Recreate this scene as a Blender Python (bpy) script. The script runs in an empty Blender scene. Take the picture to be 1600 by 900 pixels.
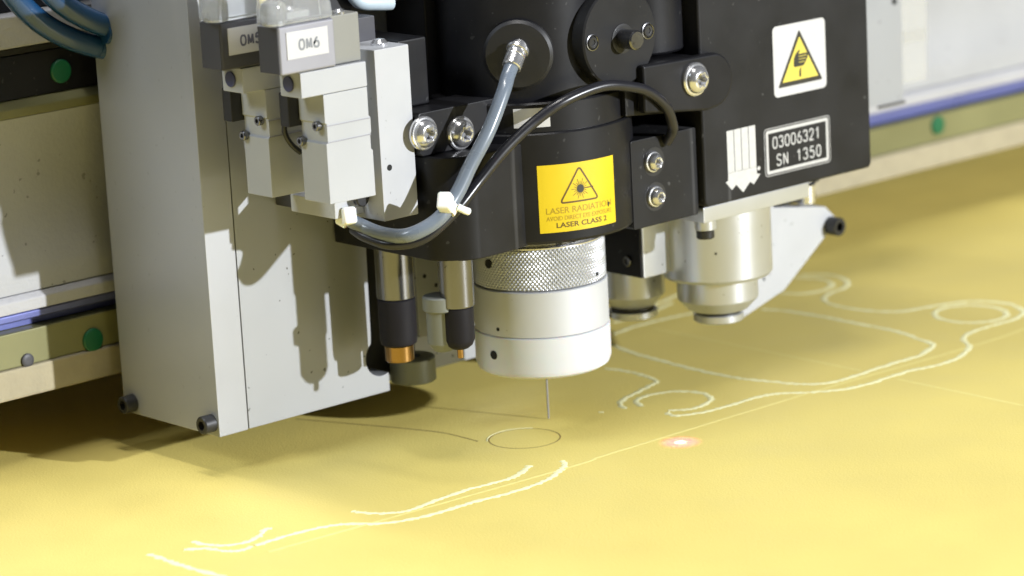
import bpy, bmesh, math, random
from mathutils import Vector, Matrix
random.seed(7)
scene = bpy.context.scene
COL = scene.collection
MM = 0.001                      # all lengths below are written in millimetres

# ------------------------------------------------------------------ camera
cam_d = bpy.data.cameras.new("camera")
cam = bpy.data.objects.new("camera", cam_d); COL.objects.link(cam)
cR = Vector((0.74181754, -0.66853074, -0.05266289))
cU = Vector((0.19049396, 0.13477728, 0.97239248))
cF = Vector((0.64297651, 0.73136976, -0.22733122))
cR.normalize(); cF.normalize(); cU = cR.cross(cF).normalized()
cL = Vector((-864.675, -966.952, 359.98)) * MM
cam.matrix_world = Matrix(((cR.x, cU.x, -cF.x, cL.x), (cR.y, cU.y, -cF.y, cL.y), (cR.z, cU.z, -cF.z, cL.z), (0, 0, 0, 1)))
cam_d.sensor_width = 36.0
cam_d.lens = 5013.0 / 1600.0 * 36.0
cam_d.clip_start = 0.05; cam_d.clip_end = 50
cam_d.dof.use_dof = True
cam_d.dof.focus_distance = 1.262
cam_d.dof.aperture_fstop = 9.0
scene.camera = cam

# ------------------------------------------------------------------ light
W = bpy.data.worlds.new("World"); scene.world = W; W.use_nodes = True
bg = W.node_tree.nodes["Background"]
bg.inputs[0].default_value = (0.86, 0.92, 1.0, 1); bg.inputs[1].default_value = 0.06

def area(name, loc, target, size, power, color, sy=None):
    l = bpy.data.lights.new(name, 'AREA'); l.energy = power; l.color = color
    l.shape = 'RECTANGLE' if sy else 'DISK'; l.size = size
    if sy: l.size_y = sy
    o = bpy.data.objects.new(name, l); COL.objects.link(o)
    o.location = loc
    o.rotation_euler = (Vector(target) - Vector(loc)).to_track_quat('-Z', 'Y').to_euler()
    return o
KEY = Vector((0.34, -1.0, 0.27)).normalized()
area("key_lamp", Vector((-0.02, 0, 0.1)) + KEY * 3.2, (-0.02, 0, 0.1), 0.06, 166, (0.94, 0.968, 1.0))
area("ceiling_lamp", (-0.16, 0.20, 1.9), (-0.16, 0.20, 0), 0.12, 32, (1.0, 0.975, 0.93), 1.7)
area("left_fill_lamp", (-2.2, 0.50, 1.9), (-0.1, 0.0, 0.1), 0.8, 36, (0.84, 0.92, 1.0))  # unseen soft fill, added to brighten the left-facing sides

vs = scene.view_settings
vs.view_transform = 'Standard'; vs.look = 'None'; vs.exposure = 0.0; vs.gamma = 1.0; vs.use_curve_mapping = False
scene.cycles.use_denoising = True
scene.cycles.max_bounces = 8

# ------------------------------------------------------------------ materials
MATS = {}
def mat(name, col, rough=0.5, metal=0.0, var=0.06, vscale=60.0, bump=0.0, bscale=900.0, spec=0.5, coat=0.0, trans=0.0, sss=0.0,
        aniso=None, dirt=0.0, dirtcol=(0.05, 0.045, 0.03), scratch=0.0, scol=0.22, rvar=0.12, alpha=1.0):
    m = bpy.data.materials.new(name); m.use_nodes = True
    nt = m.node_tree; N = nt.nodes; L = nt.links
    p = N["Principled BSDF"]
    p.inputs["Roughness"].default_value = rough; p.inputs["Metallic"].default_value = metal
    p.inputs["Specular IOR Level"].default_value = spec
    p.inputs["Coat Weight"].default_value = coat
    p.inputs["Transmission Weight"].default_value = trans
    p.inputs["Alpha"].default_value = alpha
    if sss:
        p.inputs["Subsurface Weight"].default_value = sss; p.inputs["Subsurface Scale"].default_value = 0.004
    tc = N.new("ShaderNodeTexCoord"); mp = N.new("ShaderNodeMapping"); L.new(tc.outputs["Object"], mp.inputs[0])
    if aniso: mp.inputs["Scale"].default_value = aniso
    n1 = N.new("ShaderNodeTexNoise"); n1.inputs["Scale"].default_value = vscale; n1.inputs["Detail"].default_value = 5
    L.new(mp.outputs[0], n1.inputs["Vector"])
    r = N.new("ShaderNodeMapRange"); r.inputs[1].default_value = 0.3; r.inputs[2].default_value = 0.7
    r.inputs[3].default_value = 1 - var; r.inputs[4].default_value = 1 + var
    L.new(n1.outputs[0], r.inputs[0])
    mx = N.new("ShaderNodeMix"); mx.data_type = 'RGBA'; mx.blend_type = 'MULTIPLY'; mx.inputs[0].default_value = 1.0
    mx.inputs[6].default_value = (*col, 1); L.new(r.outputs[0], mx.inputs[7])
    cur = mx.outputs[2]
    if dirt:
        v = N.new("ShaderNodeTexNoise"); v.inputs["Scale"].default_value = 330; v.inputs["Detail"].default_value = 1
        L.new(tc.outputs["Object"], v.inputs["Vector"])
        t = N.new("ShaderNodeMapRange"); t.inputs[1].default_value = 0.735; t.inputs[2].default_value = 0.765; t.inputs[4].default_value = dirt
        L.new(v.outputs[0], t.inputs[0])
        m2 = N.new("ShaderNodeMix"); m2.data_type = 'RGBA'; L.new(t.outputs[0], m2.inputs[0]); L.new(cur, m2.inputs[6])
        m2.inputs[7].default_value = (*dirtcol, 1); cur = m2.outputs[2]
    if scratch:
        ms = N.new("ShaderNodeMapping"); ms.inputs["Rotation"].default_value = (0.1, 0.62, 0.0); ms.inputs["Scale"].default_value = (95, 20, 3.2)
        L.new(tc.outputs["Object"], ms.inputs[0])
        s = N.new("ShaderNodeTexNoise"); s.inputs["Scale"].default_value = 1.6; s.inputs["Detail"].default_value = 1.5
        L.new(ms.outputs[0], s.inputs["Vector"])
        t = N.new("ShaderNodeMapRange"); t.inputs[1].default_value = 0.70; t.inputs[2].default_value = 0.80; t.inputs[4].default_value = scratch
        L.new(s.outputs[0], t.inputs[0])
        m2 = N.new("ShaderNodeMix"); m2.data_type = 'RGBA'; L.new(t.outputs[0], m2.inputs[0]); L.new(cur, m2.inputs[6])
        m2.inputs[7].default_value = (scol, scol, scol * 1.04, 1); cur = m2.outputs[2]
    L.new(cur, p.inputs["Base Color"])
    rr = N.new("ShaderNodeMapRange"); rr.inputs[1].default_value = 0.3; rr.inputs[2].default_value = 0.7
    rr.inputs[3].default_value = max(0.02, rough - rvar * rough); rr.inputs[4].default_value = min(1, rough + rvar * rough)
    L.new(n1.outputs[0], rr.inputs[0]); L.new(rr.outputs[0], p.inputs["Roughness"])
    if bump:
        n2 = N.new("ShaderNodeTexNoise"); n2.inputs["Scale"].default_value = bscale; n2.inputs["Detail"].default_value = 3
        L.new(mp.outputs[0], n2.inputs["Vector"])
        b = N.new("ShaderNodeBump"); b.inputs["Strength"].default_value = bump; b.inputs["Distance"].default_value = 0.0005
        L.new(n2.outputs[0], b.inputs["Height"]); L.new(b.outputs[0], p.inputs["Normal"])
    MATS[name] = m
    return m
mat("plate_aluminium", (0.325, 0.335, 0.355), 0.48, 0.25, 0.03, 14, 0.03, 2500, dirt=0.75)
mat("side_aluminium", (0.37, 0.38, 0.41), 0.42, 0.3, 0.05, 14, 0.04, 2500, dirt=0.12, scratch=0.25, scol=0.55)
mat("black_anodised", (0.0145, 0.0145, 0.016), 0.46, 0.0, 0.22, 40, 0.02, 3000, spec=0.22, dirt=0.3, dirtcol=(0.16, 0.16, 0.16), scratch=0.32)
mat("black_satin", (0.0105, 0.0105, 0.0125), 0.40, 0.0, 0.25, 40, 0.03, 3000, spec=0.24, dirt=0.22, dirtcol=(0.14, 0.14, 0.14), scratch=0.2)
mat("black_deep", (0.012, 0.012, 0.014), 0.45, 0.0, 0.10)
mat("black_rubber", (0.010, 0.009, 0.012), 0.62, 0.0, 0.12, 80, 0.05, 2500, spec=0.2)
mat("black_steel", (0.028, 0.028, 0.030), 0.38, 0.3, 0.15)
mat("white_casting", (0.43, 0.44, 0.465), 0.5, 0.0, 0.03, 60, 0.03, 2500, dirt=0.35)
mat("valve_white", (0.40, 0.412, 0.435), 0.5, 0.0, 0.03, 50, 0.02, 2500)
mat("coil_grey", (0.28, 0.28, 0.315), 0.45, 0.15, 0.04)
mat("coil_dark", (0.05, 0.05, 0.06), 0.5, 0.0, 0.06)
mat("connector_grey", (0.22, 0.22, 0.20), 0.55, 0.0, 0.05)
mat("clear_plastic", (0.93, 0.95, 0.97), 0.08, 0.0, 0.0, trans=0.82, spec=0.7)
mat("blue_mark", (0.055, 0.06, 0.16), 0.5)
mat("paper_white", (0.52, 0.52, 0.53), 0.5, 0.0, 0.02)
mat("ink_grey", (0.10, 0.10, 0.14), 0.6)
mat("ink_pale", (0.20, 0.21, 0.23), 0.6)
mat("ink_black", (0.02, 0.018, 0.012), 0.5)
mat("ink_brown", (0.10, 0.055, 0.006), 0.5)
mat("ink_faded", (0.36, 0.23, 0.012), 0.5)
mat("label_yellow", (0.66, 0.48, 0.010), 0.42, 0.0, 0.03, 50)
mat("sign_yellow", (0.62, 0.52, 0.085), 0.45, 0.0, 0.04, 50)
mat("print_white", (0.50, 0.50, 0.50), 0.55, 0.0, 0.06, 400)
mat("bright_steel", (0.70, 0.70, 0.72), 0.22, 0.85, 0.05, 300)
mat("satin_aluminium", (0.53, 0.55, 0.60), 0.33, 0.7, 0.03, 30, 0.03, 1500, dirt=0.6)
mat("ring_aluminium", (0.46, 0.475, 0.51), 0.40, 0.6, 0.04, 60)
mat("blasted_aluminium", (0.53, 0.545, 0.575), 0.55, 0.25, 0.02, 60, 0.04, 3000, dirt=0.35)
mat("white_acetal", (0.60, 0.62, 0.66), 0.42, 0.0, 0.02, 40, sss=0.35)
mat("cable_tie_white", (0.85, 0.85, 0.82), 0.4, 0.0, 0.02, sss=0.2)
mat("pin_steel", (0.20, 0.20, 0.21), 0.24, 0.95, 0.06, 100, dirt=0.7)
mat("brass", (0.32, 0.19, 0.07), 0.22, 1.0, 0.06, 120)
mat("pad_aluminium", (0.19, 0.20, 0.18), 0.5, 0.4, 0.05, 60, dirt=0.9)  # shade on the stop pad put into a darker base colour
mat("hose_grey", (0.15, 0.18, 0.225), 0.28, 0.0, 0.05, 60, coat=0.3)
mat("cable_black", (0.014, 0.014, 0.018), 0.3, 0.0, 0.1)
mat("hose_blue", (0.010, 0.050, 0.13), 0.25, 0.0, 0.08, 50, coat=0.4)
mat("hose_pale", (0.50, 0.60, 0.68), 0.3, 0.0, 0.05)
mat("beam_paint", (0.35, 0.355, 0.37), 0.6, 0.0, 0.05, 30, 0.5, 500, dirt=0.5)
mat("beam_lip", (0.38, 0.38, 0.40), 0.6, 0.0, 0.06, 30, 0.8, 420)
mat("rail_olive", (0.18, 0.175, 0.075), 0.5, 0.1, 0.12, 20, 0.1, 500)
mat("rail_blue_reflection", (0.15, 0.17, 0.42), 0.3, 0.35, 0.05, 30)  # bluish reflection on the steel rail painted as base colour
mat("bumper_cream", (0.34, 0.30, 0.205), 0.75, 0.0, 0.10, 90, 0.5, 500)
mat("plug_green", (0.004, 0.11, 0.045), 0.45, 0.0, 0.08)
mat("tape_clear", (0.55, 0.55, 0.52), 0.3, 0.0, 0.03, alpha=0.3)
mat("hole_black", (0.006, 0.006, 0.006), 0.8)
mat("foam_yellow", (0.775, 0.64, 0.19), 0.55, 0.0, 0.018, 30, 0.30, 1100)
mat("cut_pale", (0.93, 0.91, 0.54), 0.7, 0.0, 0.10, 500, 0.2, 1500)
mat("score_pale", (0.84, 0.73, 0.26), 0.6, 0.0, 0.05, 300)
mat("kerf_brown", (0.22, 0.14, 0.04), 0.7)
mat("table_grey", (0.25, 0.25, 0.25), 0.6)

# ------------------------------------------------------------------ builders
def thing(name, label, cat, loc=(0, 0, 0), group=None):
    o = bpy.data.objects.new(name, None); COL.objects.link(o); o.empty_display_size = 0.01
    o.location = Vector(loc) * MM; o["label"] = label; o["category"] = cat
    if group: o["group"] = group
    return o
def base_of(parent):
    v = Vector((0, 0, 0))
    while parent is not None:
        v += parent.location; parent = parent.parent
    return v
def link(name, bm, m, parent=None, angle=35, label=None):
    """one mesh object; vertices come in mm, world axes"""
    bmesh.ops.recalc_face_normals(bm, faces=bm.faces)
    b = base_of(parent)
    for v in bm.verts: v.co = v.co * MM - b
    me = bpy.data.meshes.new(name); bm.to_mesh(me); bm.free()
    for p in me.polygons: p.use_smooth = True
    me.set_sharp_from_angle(angle=math.radians(angle))
    me.materials.append(MATS[m])
    o = bpy.data.objects.new(name, me); COL.objects.link(o)
    if len(me.polygons) < 6000:
        wn = o.modifiers.new("weighted_normals", 'WEIGHTED_NORMAL'); wn.keep_sharp = True; wn.weight = 90
    if parent is not None: o.parent = parent
    if label: o["label"] = label
    return o
def again(o, off, parent=None, label=None):
    """another of the same part (shared mesh data), moved by off"""
    c = o.copy(); COL.objects.link(c); c.parent = parent or o.parent
    c.location = o.location + Vector(off) * MM
    if label: c["label"] = label
    return c
def bevel(bm, w, seg=2, ang=30):
    es = [e for e in bm.edges if len(e.link_faces) == 2 and e.calc_face_angle(0) > math.radians(ang)]
    if w > 0 and es: bmesh.ops.bevel(bm, geom=es, offset=w, segments=seg, profile=0.5, affect='EDGES', clamp_overlap=True)
def box(x0, x1, y0, y1, z0, z1, bev=0.4, bm=None, seg=2):
    b = bmesh.new()
    bmesh.ops.create_cube(b, size=1)
    for v in b.verts:
        v.co = Vector(((x0 + x1) / 2 + v.co.x * (x1 - x0), (y0 + y1) / 2 + v.co.y * (y1 - y0), (z0 + z1) / 2 + v.co.z * (z1 - z0)))
    bevel(b, bev, seg)
    return merge(bm, b)
def merge(bm, b):
    if bm is None: return b
    me = bpy.data.meshes.new("tmp"); b.to_mesh(me); b.free(); bm.from_mesh(me); bpy.data.meshes.remove(me)
    return bm
def rings(rs, cap0=True, cap1=True, bm=None, loop=False):
    b = bm or bmesh.new()
    V = [[b.verts.new(p) for p in r] for r in rs]
    n = len(V[0])
    for i in range(len(V) - 1 + (1 if loop else 0)):
        A, B = V[i], V[(i + 1) % len(V)]
        for j in range(n):
            b.faces.new((A[j], A[(j + 1) % n], B[(j + 1) % n], B[j]))
    if not loop:
        if cap0: b.faces.new(V[0][::-1])
        if cap1: b.faces.new(V[-1])
    return b
def frame(axis):
    a = Vector(axis).normalized()
    h = Vector((0, 0, 1)) if abs(a.z) < 0.9 else Vector((1, 0, 0))
    u = h.cross(a).normalized(); v = a.cross(u)
    return a, u, v
def lathe(c, axis, prof, seg=48, bm=None, cap0=True, cap1=True, rfun=None):
    """prof: list of (radius, distance along axis[, blend to rfun])"""
    a, u, v = frame(axis); c = Vector(c); rs = []
    for q in prof:
        r, d = q[0], q[1]; f = q[2] if len(q) > 2 else None
        ring = []
        for k in range(seg):
            t = 2 * math.pi * k / seg
            rr = r if f is None else r * f(t)
            ring.append(c + a * d + u * (rr * math.cos(t)) + v * (rr * math.sin(t)))
        rs.append(ring)
    return rings(rs, cap0, cap1, bm)
def cyl(c, axis, r, d0, d1, ch=0.4, seg=48, bm=None):
    return lathe(c, axis, [(r - ch, d0), (r, d0 + ch), (r, d1 - ch), (r - ch, d1)], seg, bm)
def prism(pts, axis, d0, d1, bev=0.4, seg=2, bm=None):
    """pts in the two other axes (x,z for 'y'; x,y for 'z'; y,z for 'x')"""
    def P(p, d):
        return {'y': (p[0], d, p[1]), 'z': (p[0], p[1], d), 'x': (d, p[0], p[1])}[axis]
    b = bmesh.new()
    lo = [b.verts.new(P(p, d0)) for p in pts]; hi = [b.verts.new(P(p, d1)) for p in pts]
    b.faces.new(lo); b.faces.new(hi[::-1]); n = len(pts)
    for i in range(n): b.faces.new((lo[i], hi[i], hi[(i + 1) % n], lo[(i + 1) % n]))
    bmesh.ops.recalc_face_normals(b, faces=b.faces)
    bevel(b, bev, seg)
    return merge(bm, b)
def arc(cx, cy, r, a0, a1, n=10):
    return [(cx + r * math.cos(math.radians(a0 + (a1 - a0) * i / n)), cy + r * math.sin(math.radians(a0 + (a1 - a0) * i / n))) for i in range(n + 1)]
def roundrect(x0, x1, z0, z1, r, n=5):
    return arc(x1 - r, z1 - r, r, 0, 90, n) + arc(x0 + r, z1 - r, r, 90, 180, n) + arc(x0 + r, z0 + r, r, 180, 270, n) + arc(x1 - r, z0 + r, r, 270, 360, n)
def spline(pts, n=8, closed=False):
    P = [Vector(p) for p in pts]; out = []
    m = len(P)
    for i in range(m if closed else m - 1):
        if closed: p0, p1, p2, p3 = P[i - 1], P[i], P[(i + 1) % m], P[(i + 2) % m]
        else: p0, p1, p2, p3 = P[max(i - 1, 0)], P[i], P[i + 1], P[min(i + 2, m - 1)]
        for k in range(n):
            t = k / n
            out.append(0.5 * ((2 * p1) + (p2 - p0) * t + (2 * p0 - 5 * p1 + 4 * p2 - p3) * t * t + (3 * p1 - p0 - 3 * p2 + p3) * t ** 3))
    if not closed: out.append(P[-1])
    return out
def tube(pts, r, seg=16, n=8, bm=None):
    C = spline(pts, n); rs = []; u = None
    for i, p in enumerate(C):
        t = (C[min(i + 1, len(C) - 1)] - C[max(i - 1, 0)]).normalized()
        if u is None: u = frame(t)[1]
        u = (u - t * u.dot(t)).normalized(); v = t.cross(u)
        rs.append([p + u * (r * math.cos(2 * math.pi * k / seg)) + v * (r * math.sin(2 * math.pi * k / seg)) for k in range(seg)])
    return rings(rs, True, True, bm)
def hexf(t):
    s = math.pi / 3; a = (t % s) - s / 2
    return math.cos(s / 2) / math.cos(a)
def torxf(t): return 0.88 + 0.14 * math.cos(6 * t)
def socket_screw(name, c, axis, r, h, m, parent, label=None):
    """cap screw: knurl-free round head with a hex socket"""
    k = 0.56 * r
    b = lathe(c, axis, [(r, 0), (r, h - 0.12 * r), (r * 0.88, h), (k * 1.12, h), (k, h - 0.05, hexf), (k, h * 0.4, hexf)], 24)
    return link(name, b, m, parent, 30, label)
def button_screw(name, c, axis, r, h, m, parent, label=None):
    """flanged dome head with a six-lobe recess"""
    k = 0.42 * r
    pr = [(r, 0), (r, 0.22 * h), (r * 0.93, 0.34 * h), (r * 0.84, 0.36 * h)]
    for i in range(1, 6):
        a = i / 6 * math.radians(62)
        pr.append((r * 0.82 * math.cos(a * 0.9), h * (0.38 + 0.62 * math.sin(a) / math.sin(math.radians(62)))))
    pr += [(k * 1.15, h), (k, h - 0.1, torxf), (k * 0.95, h * 0.35, torxf)]
    b = lathe(c, axis, pr, 36)
    return link(name, b, m, parent, 40, label)
def ribbon(pts, w, hgt, z=0.0, closed=False, jit=0.0, n=4, bm=None, smooth=True):
    """low ridge lying on the sheet along a path (x, y in mm)"""
    C = [Vector((p[0], p[1], 0)) for p in pts]
    if smooth: C = spline(C, n, closed)
    b = bm or bmesh.new(); rows = []
    N_ = len(C)
    for i, p in enumerate(C):
        a = C[(i - 1) % N_] if closed else C[max(i - 1, 0)]
        d = C[(i + 1) % N_] if closed else C[min(i + 1, N_ - 1)]
        t = (d - a).normalized() if (d - a).length > 1e-6 else Vector((1, 0, 0)); s = Vector((-t.y, t.x, 0))
        w1 = w * (1 + random.uniform(-jit, jit)); w2 = w * (1 + random.uniform(-jit, jit))
        rows.append([b.verts.new(p + s * w1 / 2 + Vector((0, 0, z))), b.verts.new(p + s * w1 / 5 + Vector((0, 0, z + hgt))),
                     b.verts.new(p - s * w2 / 5 + Vector((0, 0, z + hgt))), b.verts.new(p - s * w2 / 2 + Vector((0, 0, z)))])
    for i in range(N_ if closed else N_ - 1):
        A, B = rows[i], rows[(i + 1) % N_]
        for j in range(3): b.faces.new((A[j], A[j + 1], B[j + 1], B[j]))
    return b
def flat(polys, fn, sub=0):
    """flat print: 2-D polygons mapped by fn(s, t) onto a surface"""
    b = bmesh.new()
    for p in polys: b.faces.new([b.verts.new((q[0], q[1], 0)) for q in p])
    if sub:
        bmesh.ops.triangulate(b, faces=b.faces)
        for _ in range(sub):
            es = [e for e in b.edges if e.calc_length() > 1.5]
            if es: bmesh.ops.subdivide_edges(b, edges=es, cuts=1)
            bmesh.ops.triangulate(b, faces=b.faces)
    for v in b.verts: v.co = Vector(fn(v.co.x, v.co.y))
    return b
def text_bm(s, height, width, cx, base, fn, bold=0.0, sub=2):
    """lettering as filled outlines, fitted to a width, mapped by fn"""
    cu = bpy.data.curves.new("lettering", 'FONT'); cu.body = s; cu.size = 1.0; cu.offset = bold; cu.resolution_u = 3
    o = bpy.data.objects.new("lettering_tmp", cu); COL.objects.link(o)
    bpy.context.view_layer.update()
    me = bpy.data.meshes.new_from_object(o.evaluated_get(bpy.context.evaluated_depsgraph_get()))
    bpy.data.objects.remove(o); bpy.data.curves.remove(cu)
    b = bmesh.new(); b.from_mesh(me); bpy.data.meshes.remove(me)
    xs = [v.co.x for v in b.verts]; x0, x1 = min(xs), max(xs)
    for v in b.verts: v.co = Vector((cx - width / 2 + (v.co.x - x0) / (x1 - x0) * width, base + v.co.y / 0.73 * height, 0))
    bmesh.ops.triangulate(b, faces=b.faces)
    for _ in range(sub):
        es = [e for e in b.edges if e.calc_length() > 1.2]
        if es: bmesh.ops.subdivide_edges(b, edges=es, cuts=1)
        bmesh.ops.triangulate(b, faces=b.faces)
    for v in b.verts: v.co = Vector(fn(v.co.x, v.co.y))
    return b
def strokes(paths, w, fn, bm=None, lift=0.0):
    """thin stroked lines of width w in (s, t), mapped by fn"""
    b = bm or bmesh.new()
    for pi, (P, closed) in enumerate(paths):
        n0 = len(b.verts)
        P = [Vector((p[0], p[1], 0)) for p in P]; n = len(P); L_, R_ = [], []
        for i, p in enumerate(P):
            a = P[(i - 1) % n] if (closed or i > 0) else None
            d = P[(i + 1) % n] if (closed or i < n - 1) else None
            ts = [(p - a).normalized()] if a is not None else []
            if d is not None: ts.append((d - p).normalized())
            t = sum(ts, Vector((0, 0, 0))); t = t.normalized() if t.length > 1e-6 else ts[0]
            s = Vector((-t.y, t.x, 0)); k = 1.0
            if len(ts) == 2: k = 1 / max(0.45, s.dot(Vector((-ts[0].y, ts[0].x, 0))))
            q0, q1 = p + s * w / 2 * k, p - s * w / 2 * k
            L_.append(b.verts.new(fn(q0.x, q0.y))); R_.append(b.verts.new(fn(q1.x, q1.y)))
        for i in range(n if closed else n - 1):
            j = (i + 1) % n
            b.faces.new((L_[i], R_[i], R_[j], L_[j]))
        if lift:
            b.verts.ensure_lookup_table()
            for v in b.verts[n0:]: v.co.y -= lift * pi      # crossing strokes never share a plane
    return b
GL = {'0': [[(.5, 1), (.2, .93), (.06, .7), (.05, .5), (.06, .3), (.2, .07), (.5, 0), (.8, .07), (.94, .3), (.95, .5), (.94, .7), (.8, .93), (.5, 1)]],
      '1': [[(.2, .78), (.4, .86), (.6, 1), (.6, .5), (.6, 0)]],
      '2': [[(.08, .75), (.14, .9), (.3, .99), (.5, 1), (.75, .97), (.92, .8), (.88, .62), (.6, .38), (.25, .14), (.06, 0)], [(.06, 0), (.95, 0)]],
      '3': [[(.08, .82), (.2, .95), (.5, 1), (.8, .93), (.9, .76), (.8, .58), (.5, .53)], [(.5, .53), (.82, .47), (.94, .28), (.85, .09), (.5, 0), (.2, .05), (.05, .2)]],
      '5': [[(.88, 1), (.2, 1)], [(.2, 1), (.12, .55)], [(.12, .55), (.3, .63), (.55, .64), (.85, .54), (.95, .32), (.85, .1), (.5, 0), (.2, .05), (.05, .18)]],
      '6': [[(.75, 1), (.4, .82), (.14, .5), (.05, .3), (.16, .08), (.5, 0), (.84, .08), (.95, .3), (.84, .52), (.5, .6), (.2, .52), (.08, .36)]],
      'S': [[(.92, .82), (.8, .95), (.5, 1), (.2, .94), (.08, .76), (.2, .58), (.5, .52), (.8, .44), (.94, .25), (.8, .06), (.5, 0), (.2, .05), (.06, .2)]],
      'O': [[(.5, 1), (.2, .93), (.05, .7), (.03, .5), (.05, .3), (.2, .07), (.5, 0), (.8, .07), (.95, .3), (.97, .5), (.95, .7), (.8, .93), (.5, 1)]],
      'M': [[(.04, 0), (.1, 1)], [(.1, 1), (.5, .1)], [(.5, .1), (.9, 1)], [(.9, 1), (.96, 0)]],
      'N': [[(.08, 0), (.08, 1)], [(.08, 1), (.92, 0)], [(.92, 0), (.92, 1)]], ' ': []}
def engraved(s, x0, base, cw, pitch, h, w, fn):
    P = []
    for i, ch in enumerate(s):
        for pl in GL[ch]:
            q = pl if len(pl) < 3 else [(v.x, v.y) for v in spline([(a, c, 0) for a, c in pl], 4)]
            P.append(([(x0 + i * pitch + a * cw, base + c * h) for a, c in q], False))
    return strokes(P, w, fn, None, 0.006)
CUT = {
  'outer': [(256.2, 93.3), (263.4, 85.0), (264.2, 74.6), (257.7, 63.2), (247.9, 57.0), (237.1, 55.4), (228.4, 51.9), (222.1, 44.3), (219.3, 33.8), (219.8, 23.7), (222.7, 12.2), (228.8, 3.7), (240.2, -0.1), (251.7, -3.9), (262.0, -8.8), (267.6, -17.6), (269.1, -28.2), (264.5, -38.6), (257.3, -45.3), (246.5, -48.4), (235.1, -47.9), (222.0, -47.4), (212.7, -49.5), (205.7, -53.7), (200.3, -60.8), (196.8, -64.5), (188.2, -69.3), (176.0, -73.3), (162.9, -73.3), (151.4, -70.5), (137.2, -70.2), (124.2, -70.5), (113.4, -69.0), (104.4, -64.4), (96.6, -58.6), (90.2, -51.6), (83.6, -48.1), (74.5, -47.0), (64.4, -46.9), (51.7, -46.1), (41.4, -43.2), (36.9, -39.4), (38.2, -34.0)] ,
  'ear': [(41.0, -31.9), (47.3, -37.3), (54.9, -38.0), (63.4, -34.6), (67.9, -29.4), (69.3, -22.1), (65.8, -13.7), (59.8, -9.5), (51.6, -7.6), (44.5, -9.4), (40.6, -13.8), (38.5, -18.5)] ,
  'neck': [(33.4, -15.3), (32.8, -12.4), (37.0, -6.9), (42.0, -3.8), (51.9, -0.5), (63.6, 2.9), (70.6, 5.2), (73.3, 11.0), (75.0, 19.8), (75.2, 30.7), (73.1, 40.0)] ,
  'hole1': [(223.0, 75.2), (227.2, 66.3), (236.9, 62.5), (247.4, 64.8), (253.9, 71.7), (255.7, 81.6), (250.2, 91.4)] ,
  'inner1': [(118.0, 82.4), (132.7, 84.6), (150.7, 84.4), (169.8, 81.1)] ,
  'inner2': [(193.7, 60.2), (197.8, 49.6), (199.2, 36.6), (200.1, 23.3), (199.7, 5.5), (199.8, -8.1), (199.2, -20.5), (195.1, -34.1), (191.1, -48.2), (182.5, -53.2), (171.0, -56.7), (158.6, -56.2), (139.9, -56.5), (122.9, -57.2), (114.2, -55.5), (107.4, -50.3), (103.4, -42.6), (100.3, -32.2), (96.8, -20.5), (95.5, -3.0), (96.3, 16.8), (97.9, 34.3), (99.9, 50.8), (104.2, 68.0)] ,
  'edge1': [(140.1, 106.5), (153.7, 106.3), (175.5, 109.5), (193.3, 114.0)] ,
  'edge2': [(133.6, 98.8), (151.4, 98.3), (177.5, 103.9)] ,
  'dash': [(21.2, -10.1), (22.6, -12.0)] ,
  'score1': [(137.0, 74.1), (137.7, -53.6)] ,
  'score2': [(136.6, -75.5), (135.8, -145.1)] ,
  'score3': [(-28.5, -59.1), (96.7, -60.2), (199.8, -64.4), (236.5, -63.1)] ,
  'hole2': [(253.7, -39.2), (250.0, -41.5), (246.0, -42.7), (241.8, -42.7), (237.8, -41.6), (234.2, -39.4), (231.3, -36.3), (229.2, -32.5), (228.1, -28.2), (228.1, -23.7), (229.1, -19.3), (231.2, -15.4), (234.1, -12.1), (237.8, -9.7), (241.9, -8.5), (246.1, -8.3), (250.2, -9.4), (253.9, -11.7), (256.8, -14.8), (258.9, -18.8), (260.0, -23.2), (260.0, -27.7), (258.8, -32.1), (256.7, -36.0), (253.7, -39.2)] ,
  'm1': [(-135.0, -37.1), (-132.8, -42.8), (-128.5, -49.4), (-122.1, -53.5), (-111.9, -53.1), (-100.6, -51.5), (-88.4, -50.9), (-76.4, -52.2), (-66.5, -52.7), (-57.7, -49.6), (-50.7, -46.0)] ,
  'm2': [(-185.6, -42.1), (-173.9, -41.5), (-163.7, -42.2), (-154.3, -44.0), (-146.7, -48.0), (-140.6, -55.7), (-132.7, -61.1), (-122.7, -64.1), (-110.7, -65.0), (-96.7, -65.3), (-83.8, -67.0), (-69.4, -67.3), (-58.8, -65.5), (-48.2, -60.6), (-40.8, -56.2), (-38.1, -51.3)] ,
  'm3': [(-197.6, -18.9), (-196.0, -27.4), (-192.2, -32.7), (-185.2, -35.6), (-177.9, -33.8), (-170.8, -28.9), (-168.0, -29.6)] ,
  'm4': [(-205.6, -24.6), (-199.4, -30.2), (-196.6, -38.5), (-191.5, -42.2), (-187.0, -41.4)] ,
  'm5': [(-217.3, -18.5), (-217.4, -30.1), (-217.3, -45.7), (-215.4, -63.4)] ,
  'seam': [(-65.1, 86.2), (-55.1, 60.8), (-45.5, 35.5), (-40.3, 18.2), (-40.0, -2.7)] ,
  'score4': [(-38.7, -60.2), (-122.6, -55.7), (-187.2, -51.8)] ,
}

# ------------------------------------------------------------------ the setting: table under the sheet
o = link("table_top", box(-700, 1300, -700, 500, -24, -3.2, 1), "table_grey"); o["kind"] = "structure"

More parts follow.
